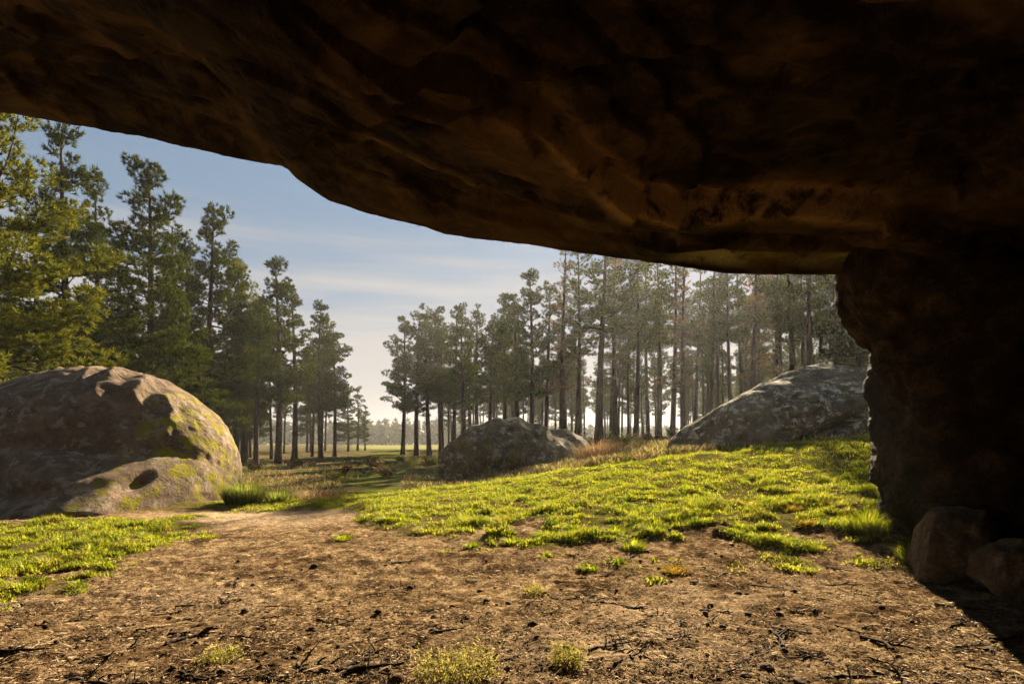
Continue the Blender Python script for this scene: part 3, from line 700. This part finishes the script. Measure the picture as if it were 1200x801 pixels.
# ------------------------------------------------------------------ grass
def blades(x, y, z, h, wdt, lean, r, az=None):
    n = len(x); az = r.uniform(0, 6.28, n) if az is None else az
    fx, fy = np.cos(az), np.sin(az); sx, sy = -fy * wdt / 2, fx * wdt / 2
    b = np.stack([x, y, z], -1); s_ = np.stack([sx, sy, np.zeros(n)], -1)
    m_ = b + np.stack([fx * h * lean * 0.3, fy * h * lean * 0.3, h * 0.6], -1)
    t_ = b + np.stack([fx * h * lean, fy * h * lean, h * (1 - 0.25 * np.clip(lean, 0, 1.5))], -1)
    V_ = np.stack([b - s_, b + s_, m_ + s_ * 0.8, m_ - s_ * 0.8, t_], 1).reshape(-1, 3)
    i = np.arange(n)[:, None] * 5
    return V_, np.concatenate([i + [0, 1, 2], i + [0, 2, 3], i + [3, 2, 4]], 0)
r = np.random.default_rng(21)
n = 1500000
gy = 1 / r.uniform(1 / 15.6, 1 / 5.0, n); gx = r.uniform(-1, 1, n) * (gy * 0.98 + 1.2)
keep = (gx > -13) & (gx < 12) & (r.uniform(0, 1, n) < np.clip(gy / 15 + 0.35, 0, 1)); gx, gy = gx[keep], gy[keep]
fld = grass_field(gx, gy)
clump = 0.6 * fbm(P3(gx * 1.1 + 5, gy * 1.5, 8), 4, 0.6) + 0.55 * fbm(P3(gx * 3.4, gy * 3.4, 1), 4, 0.65)
dens = sst(-0.25, 0.45, fld + 0.35 * clump) * np.clip(0.55 + 1.8 * clump, 0.05, 1)
frn = sst(13.0, 8.8, gy); dens = dens * (1 - frn * (1 - sst(-0.16, 0.10, clump)))
hid = (gx < -7.6) & (gy > 12.9)
keep = (r.uniform(0, 1, len(gx)) < dens) & ~hid
gx, gy, clump, fld = gx[keep], gy[keep], clump[keep], fld[keep]
if len(gx) > 480000:
    s_ = r.permutation(len(gx))[:480000]; gx, gy, clump, fld = gx[s_], gy[s_], clump[s_], fld[s_]
gh = (0.034 + (0.20 + 0.10 * sst(13.0, 8.8, gy)) * np.clip(clump + 0.08, 0, 1)) * r.uniform(0.55, 1.35, len(gx)) * np.clip(0.6 + fld, 0.6, 1.1)
Vg, Fg = blades(gx, gy, ground_h(gx, gy, False) - 0.01, gh, r.uniform(0.006, 0.013, len(gx)), r.uniform(0.2, 1.3, len(gx)), r)
obj('grass', mesh_of('grass', Vg, Fg, M['grass']), kind='stuff', label='bright sunlit turf grass on the rising bank outside the cave', category='grass')

# rough heath growth in the glade
n = 170000
hy = 1 / r.uniform(1 / 70, 1 / 15.0, n); hx = (r.uniform(-380, 460, n)) / F * hy
cl = fbm(P3(hx * 0.5, hy * 0.5, 4), 3); pth = np.interp(hy, [14, 20, 40, 60, 90], [-4.2, -5.2, -8.5, -13.0, -20])
keep = (r.uniform(0, 1, n) < np.clip(0.3 + 1.5 * cl, 0, 1)) & (np.abs(hx - pth) > 1.2) & ~((hx < -6.5) & (hy < 18.5))
hx, hy, cl = hx[keep], hy[keep], cl[keep]
Vg, Fg = blades(hx, hy, ground_h(hx, hy, False) - 0.02, (0.16 + 0.30 * np.clip(cl, 0, 1)) * r.uniform(0.5, 1.4, len(hx)), r.uniform(0.015, 0.035, len(hx)), r.uniform(0.3, 1.6, len(hx)), r)
half = (r.uniform(0, 1, len(hx)) < 0.35).astype(int)
obj('heath_growth', mesh_of('heath_growth', Vg, Fg, [M['straw'], M['tussock']], idx=np.tile(half, 3)), kind='stuff', label='brown dead bracken and rough grass on the floor of the glade', category='undergrowth')

# shrubs along the wood edge and in the gully
def shrub_mesh(seed, mat, K):
    q_ = np.random.default_rng(seed); A = Acc(); C, Dv = [], []
    for k in range(16):
        a_ = q_.uniform(0, 6.28); d_ = np.array([math.cos(a_) * q_.uniform(0.2, 1.0), math.sin(a_) * q_.uniform(0.2, 1.0), q_.uniform(0.35, 1.0)]); L = q_.uniform(0.5, 1.1)
        st = np.linspace(0, 1, 4)[:, None]; pts = d_ * L * st + np.array([0, 0, -0.15]) * (st ** 2) * L
        A.add(*tube(pts, [0.02, 0.015, 0.01, 0.005], 4))
        for t in q_.uniform(0.3, 1.0, 12): C.append(d_ * L * t + q_.normal(0, 0.09, 3)); Dv.append(d_ * 0.5)
    return mesh_of('stem', *A.get(), M['bark']), mesh_of('foliage', *needles(np.array(C), np.array(Dv), K, 0.16, 0.035, q_, 0.2, 1.1), M[mat])
SH = [shrub_mesh(1, 'straw', 5), shrub_mesh(2, 'tussock', 8), shrub_mesh(3, 'brown_needle', 7)]
SW = ['pale dry leafless shrub', 'low dark green shrub', 'low russet brown shrub']
q2 = np.random.default_rng(55)
for k, (px, Y) in enumerate([(345, 38), (300, 34), (365, 42), (405, 33), (440, 36), (455, 30), (395, 27), (480, 40), (505, 44), (520, 36), (468, 52), (540, 48), (560, 42), (700, 30), (725, 27), (745, 34), (765, 29), (790, 33), (678, 38), (640, 42)]):
    x = (px - 600) / F * Y; kd = int(q2.integers(3)); z0 = float(ground_h(np.array([x]), np.array([Y]), False)[0]); sc_ = q2.uniform(0.55, 1.1)
    rt = obj('shrub', None, loc=(x, Y, z0)); rt.rotation_euler = (0, 0, q2.uniform(0, 6.28)); rt.scale = (sc_, sc_, sc_ * q2.uniform(0.6, 1.0))
    tag(rt, SW[kd] + (' on the floor of the glade' if px < 600 else ' on the brown bank under the wood'), 'shrub', 'shrubs of the glade and wood edge')
    obj('stem', SH[kd][0], rt); obj('foliage', SH[kd][1], rt)

# single tussocks
def tussock(name, label, x, y, rad, h, nb, mat, lean=(0.4, 1.5), group=None, category='grass tuft', wd=0.010):
    a_ = r.uniform(0, 6.28, nb); rr = rad * np.sqrt(r.uniform(0, 1, nb)); bx = rr * np.cos(a_); by = rr * np.sin(a_)
    z0 = float(ground_h(np.array([x]), np.array([y]))[0])
    bz = ground_h(x + bx, y + by) - z0 - 0.01
    V_, F_ = blades(bx, by, bz, h * r.uniform(0.5, 1.2, nb) * (1 - 0.4 * rr / rad), np.full(nb, wd), r.uniform(*lean, nb), r, a_ + r.normal(0, 0.5, nb))
    return tag(obj(name, mesh_of(name, V_, F_, M[mat]), loc=(x, y, z0)), label, category, group)
tussock('grass_tussock', 'large spiky green grass tussock at the foot of the domed boulder', -6.75, 14.3, 0.42, 0.75, 1500, 'tussock', (0.3, 1.3), wd=0.014)
tussock('grass_tussock', 'straw-tipped grass tussock beside the large spiky one', -6.0, 14.6, 0.3, 0.5, 600, 'tussock', wd=0.012)
tussock('grass_tussock', 'tall sunlit grass tuft against the base of the pillar', 5.02, 8.0, 0.22, 0.42, 700, 'grass', (0.2, 0.9))
tussock('grass_tussock', 'spiky grass tuft beside the fallen rock', 4.95, 7.0, 0.2, 0.26, 350, 'grass', (0.3, 1.2))
tussock('dead_bush', 'dry brown bush of dead stalks beside the small rounded boulder', 2.75, 18.6, 0.65, 0.85, 1100, 'straw', (0.2, 1.4), category='bush', wd=0.012)
tussock('dead_bush', 'pale dead stalks lying beside the glade path', -5.3, 15.8, 0.6, 0.55, 350, 'straw', (0.8, 1.9), category='bush', wd=0.014)
for (px, py, mt, nm) in [(945, 632, 'ochre', 'ochre'), (928, 622, 'ochre', 'ochre'), (790, 662, 'ochre', 'ochre')]:
    Y = 1.45 * F / (py - HZ); x = (px - 600) / F * Y
    tussock('moss_cushion', 'low ochre cushion of moss and short grass on the bare dirt', x, Y, 0.17, 0.09, 500, mt, (0.3, 1.2), 'ochre cushions in the worn turf', 'moss', 0.008)
for (px, py, hh, rad) in [(578, 638, .16, .13), (742, 652, .18, .16), (790, 632, .17, .2), (835, 624, .15, .2), (180, 630, .15, .2), (243, 632, .13, .15), (690, 668, .1, .12), (402, 637, .10, .16), (930, 668, .08, .28), (553, 648, .12, .1), (815, 628, .16, .16), (868, 640, .12, .15), (765, 642, .17, .15), (640, 640, .14, .2), (598, 645, .12, .12), (1040, 625, .2, .15), (985, 628, .14, .2), (720, 640, .15, .18), (905, 615, .15, .2), (60, 660, .17, .25), (110, 640, .16, .2), (30, 690, .14, .2), (455, 622, .15, .2), (500, 632, .14, .2)]:
    Y = 1.55 * F / (py - HZ); x = (px - 600) / F * Y
    tussock('grass_tussock', 'small green grass tuft standing in the bare dirt by the turf edge', x, Y, rad, hh, int(9000 * rad * rad) + 160, 'grass', (0.4, 1.4), 'small tufts along the turf edge')

# sparse weeds on the dirt
def weed(label, px, py, rad, h, ns):
    Y = EYE * F / (py - HZ); x = (px - 600) / F * Y; z0 = float(ground_h(np.array([x]), np.array([Y]))[0])
    A = Acc(); C, Dv = [], []
    for k in range(ns):
        a_ = r.uniform(0, 6.28); rr = rad * math.sqrt(r.uniform(0, 1)); b = np.array([rr * math.cos(a_), rr * math.sin(a_), -0.01])
        d = np.array([r.normal(0, 0.45), r.normal(0, 0.45), 1.0]); d /= np.linalg.norm(d); L = h * r.uniform(0.4, 1.1)
        pts = b + d * L * np.linspace(0, 1, 3)[:, None]; A.add(*tube(pts, [0.0022, 0.0018, 0.001], 3))
        for t in np.linspace(0.25, 1, 7): C.append(b + d * L * t); Dv.append(d * 0.4)
    st = A.get(); root = obj('weed', None, loc=(x, Y, z0)); tag(root, label, 'weed')
    obj('stem', mesh_of('stem', *st, M['pale_twig']), root)
    Vn, Fn = needles(np.array(C), np.array(Dv), 3, 0.026, 0.009, r, 0.2, 1.2)
    lf = obj('leaf', mesh_of('leaf', Vn, Fn, M['weed']), root); lf['kind'] = 'stuff'
weed('large sparse feathery weed with many thin stems on the open dirt', 535, 792, 0.26, 0.20, 90)
weed('small pale weed clump beside the feathery weed', 663, 783, 0.10, 0.11, 45)
weed('low weed sprig on the dirt below the turf edge', 628, 697, 0.10, 0.09, 30)
weed('flat yellowish grassy sprig on the dirt with twigs around', 258, 775, 0.12, 0.07, 40)

# ------------------------------------------------------------------ litter, twigs, clods
n = 190000
ly = 1 / r.uniform(1 / 12, 1 / 2.6, n); lx = r.uniform(-1, 1, n) * (ly * 0.95 + 0.8)
keep = (grass_field(lx, ly) < 0.15) & (lx < 6.5) & (fbm(P3(lx * 1.3, ly * 1.3, 3), 3) + r.normal(0, 0.22, n) > -0.12)
lx, ly = lx[keep], ly[keep]; n = len(lx)
lz = ground_h(lx, ly) + 0.003; a_ = r.uniform(0, 6.28, n); L = r.gamma(2.0, 0.016, n) + 0.008; wdt = r.uniform(0.0025, 0.007, n)
dx, dy = np.cos(a_) * L, np.sin(a_) * L; sx, sy = -np.sin(a_) * wdt / 2, np.cos(a_) * wdt / 2; tl = r.uniform(-0.2, 0.35, n) * L
b = np.stack([lx, ly, lz], -1); d = np.stack([dx, dy, tl], -1); s_ = np.stack([sx, sy, r.uniform(-.5, .5, n) * wdt], -1)
ridge = b + d * 0.5 + np.array([0, 0, 1.0]) * wdt[:, None] * 0.8
Vl = np.stack([b - s_, b + s_, b + d, ridge], 1).reshape(-1, 3); i = np.arange(n)[:, None] * 4
obj('needle_litter', mesh_of('needle_litter', Vl, np.concatenate([i + [0, 1, 3], i + [1, 2, 3], i + [2, 0, 3]], 0), M['litter']), kind='stuff',
    label='brown and straw-coloured needle litter strewn over the bare dirt', category='litter')

def twig_mesh(seed, mat):
    q_ = np.random.default_rng(seed); A = Acc(); L = 1.0; s = np.linspace(0, 1, 7)
    pts = np.stack([s * L, 0.10 * fbm(P3(s * 2.5 + seed, s * 0), 2), 0.05 * fbm(P3(s * 3, s * 0 + seed), 2)], -1)
    A.add(*tube(pts, 0.032 * (1 - 0.55 * s), 6))
    for k in range(q_.integers(1, 4)):
        t = q_.uniform(0.2, 0.85); p = np.array([np.interp(t, s, pts[:, j]) for j in range(3)]); sg = q_.choice([-1, 1])
        d_ = np.array([q_.uniform(0.2, 0.8), sg * q_.uniform(0.4, 0.9), q_.uniform(0, 0.5)]) * q_.uniform(0.12, 0.38)
        A.add(*tube(p + d_ * np.array([0, 0.5, 1.0])[:, None] + np.array([[0, 0, 0], [0, 0, 0.02], [0, 0, 0]]), [0.018, 0.013, 0.006], 5))
    return mesh_of('fallen_twig', *A.get(), mat, True)
TW = [twig_mesh(k, M['twig']) for k in range(6)]; TP = [twig_mesh(20 + k, M['pale_twig']) for k in range(3)]
def place_floor(me, name, px, py, length, rot, label, cat, grp, lift=0.01, thick=1.0, zr=0.0):
    Y = EYE * F / (py - HZ); x = (px - 600) / F * Y; z = float(ground_h(np.array([x]), np.array([Y]))[0])
    o = obj(name, me, loc=(x, Y, z + lift)); o.rotation_euler = (random.uniform(-0.3, 0.3), zr, rot); o.scale = (length, length * thick, length * thick)
    tag(o, label, cat, grp); return o
LT = 'short dark broken twig lying on the bare dirt'; GT = 'dark twigs scattered over the dirt'
named = [(690, 770, 0.42, 0.5), (720, 785, 0.40, 0.75), (1095, 712, 0.45, -0.5), (1110, 768, 0.34, 0.3), (940, 735, 0.30, -0.9), (860, 780, 0.22, 0.6), (205, 712, 0.34, 0.2), (180, 722, 0.25, 0.6), (75, 795, 0.36, 0.1), (275, 770, 0.15, 0.7),
         (545, 684, 0.22, -0.1), (735, 716, 0.16, 0.2), (310, 715, 0.25, 0.2), (820, 715, 0.3, -0.3), (905, 740, 0.3, -0.5), (1010, 742, 0.2, 0.4), (1130, 785, 0.3, -0.5), (635, 720, 0.2, 0.3), (420, 690, 0.2, 0.5), (470, 735, 0.2, -0.2)]
for k, (px, py, L, ro) in enumerate(named):
    place_floor(TW[k % 6], 'fallen_twig', px, py, L, ro, LT, 'twig', GT, 0.012, 0.9)
rr_ = np.random.default_rng(31)
for k in range(300):
    py = rr_.uniform(655, 815); px = rr_.uniform(-20, 1220)
    if py < 640 + 60 * (px < 260) or (px > 1000 and py < 690 + (px - 1000) * 0.28): continue
    place_floor(TW[k % 6], 'fallen_twig', px, py, rr_.gamma(2.2, 0.07) + 0.05, rr_.uniform(-1.3, 1.3), LT, 'twig', GT, 0.006, rr_.uniform(0.7, 1.7))
for k in range(90):
    py = rr_.uniform(675, 812); px = rr_.uniform(0, 1150)
    if px > 1000 and py < 690 + (px - 1000) * 0.28: continue
    place_floor(TP[k % 3], 'fallen_twig', px, py, rr_.uniform(0.08, 0.22), rr_.uniform(-1.4, 1.4), 'thin pale bleached twig lying on the bare dirt', 'twig', 'pale twigs scattered over the dirt', 0.008, 0.7)
def clod_mesh(seed):
    D, Fb = ICO[3]; return mesh_of('earth_clod', D * (1 + 0.55 * fbm(D * 1.7 + seed * 9, 4))[:, None] * np.array([1.2, 0.9, 0.75]), Fb, M['clod'], False)
CL = [clod_mesh(k) for k in range(5)]
for k in range(230):
    py = 1 / rr_.uniform(1 / 815, 1 / 640); px = rr_.uniform(-10, 1210)
    if (py < 720 and px < 260) or (px > 1000 and py < 690 + (px - 1000) * 0.28): continue
    place_floor(CL[k % 5], 'earth_clod', px, py, rr_.gamma(2.5, 0.0055) + 0.008, rr_.uniform(0, 6.28), 'small dark crumbly clod of earth on the bare dirt', 'clod', 'earth clods scattered over the dirt', 0.004)

# ------------------------------------------------------------------ haze
HAZE = 0.00023
m, nt, nd, lk, out = newmat('haze air')
pv = nt.nodes.new('ShaderNodeVolumePrincipled'); pv.inputs['Density'].default_value = HAZE
pv.inputs['Color'].default_value = (0.95, 0.95, 0.93, 1); pv.inputs['Anisotropy'].default_value = 0.55
lk.new(pv.outputs[0], out.inputs['Volume'])
bm = bmesh.new(); bmesh.ops.create_cube(bm, size=1.0)
for v in bm.verts: v.co = ((v.co.x) * 4600, -40 + (v.co.y + 0.5) * 1900, -1.8 + (v.co.z + 0.5) * 26.5)
me = bpy.data.meshes.new('haze'); bm.to_mesh(me); bm.free(); me.materials.append(m)
if HAZE > 0: obj('haze', me, kind='stuff')
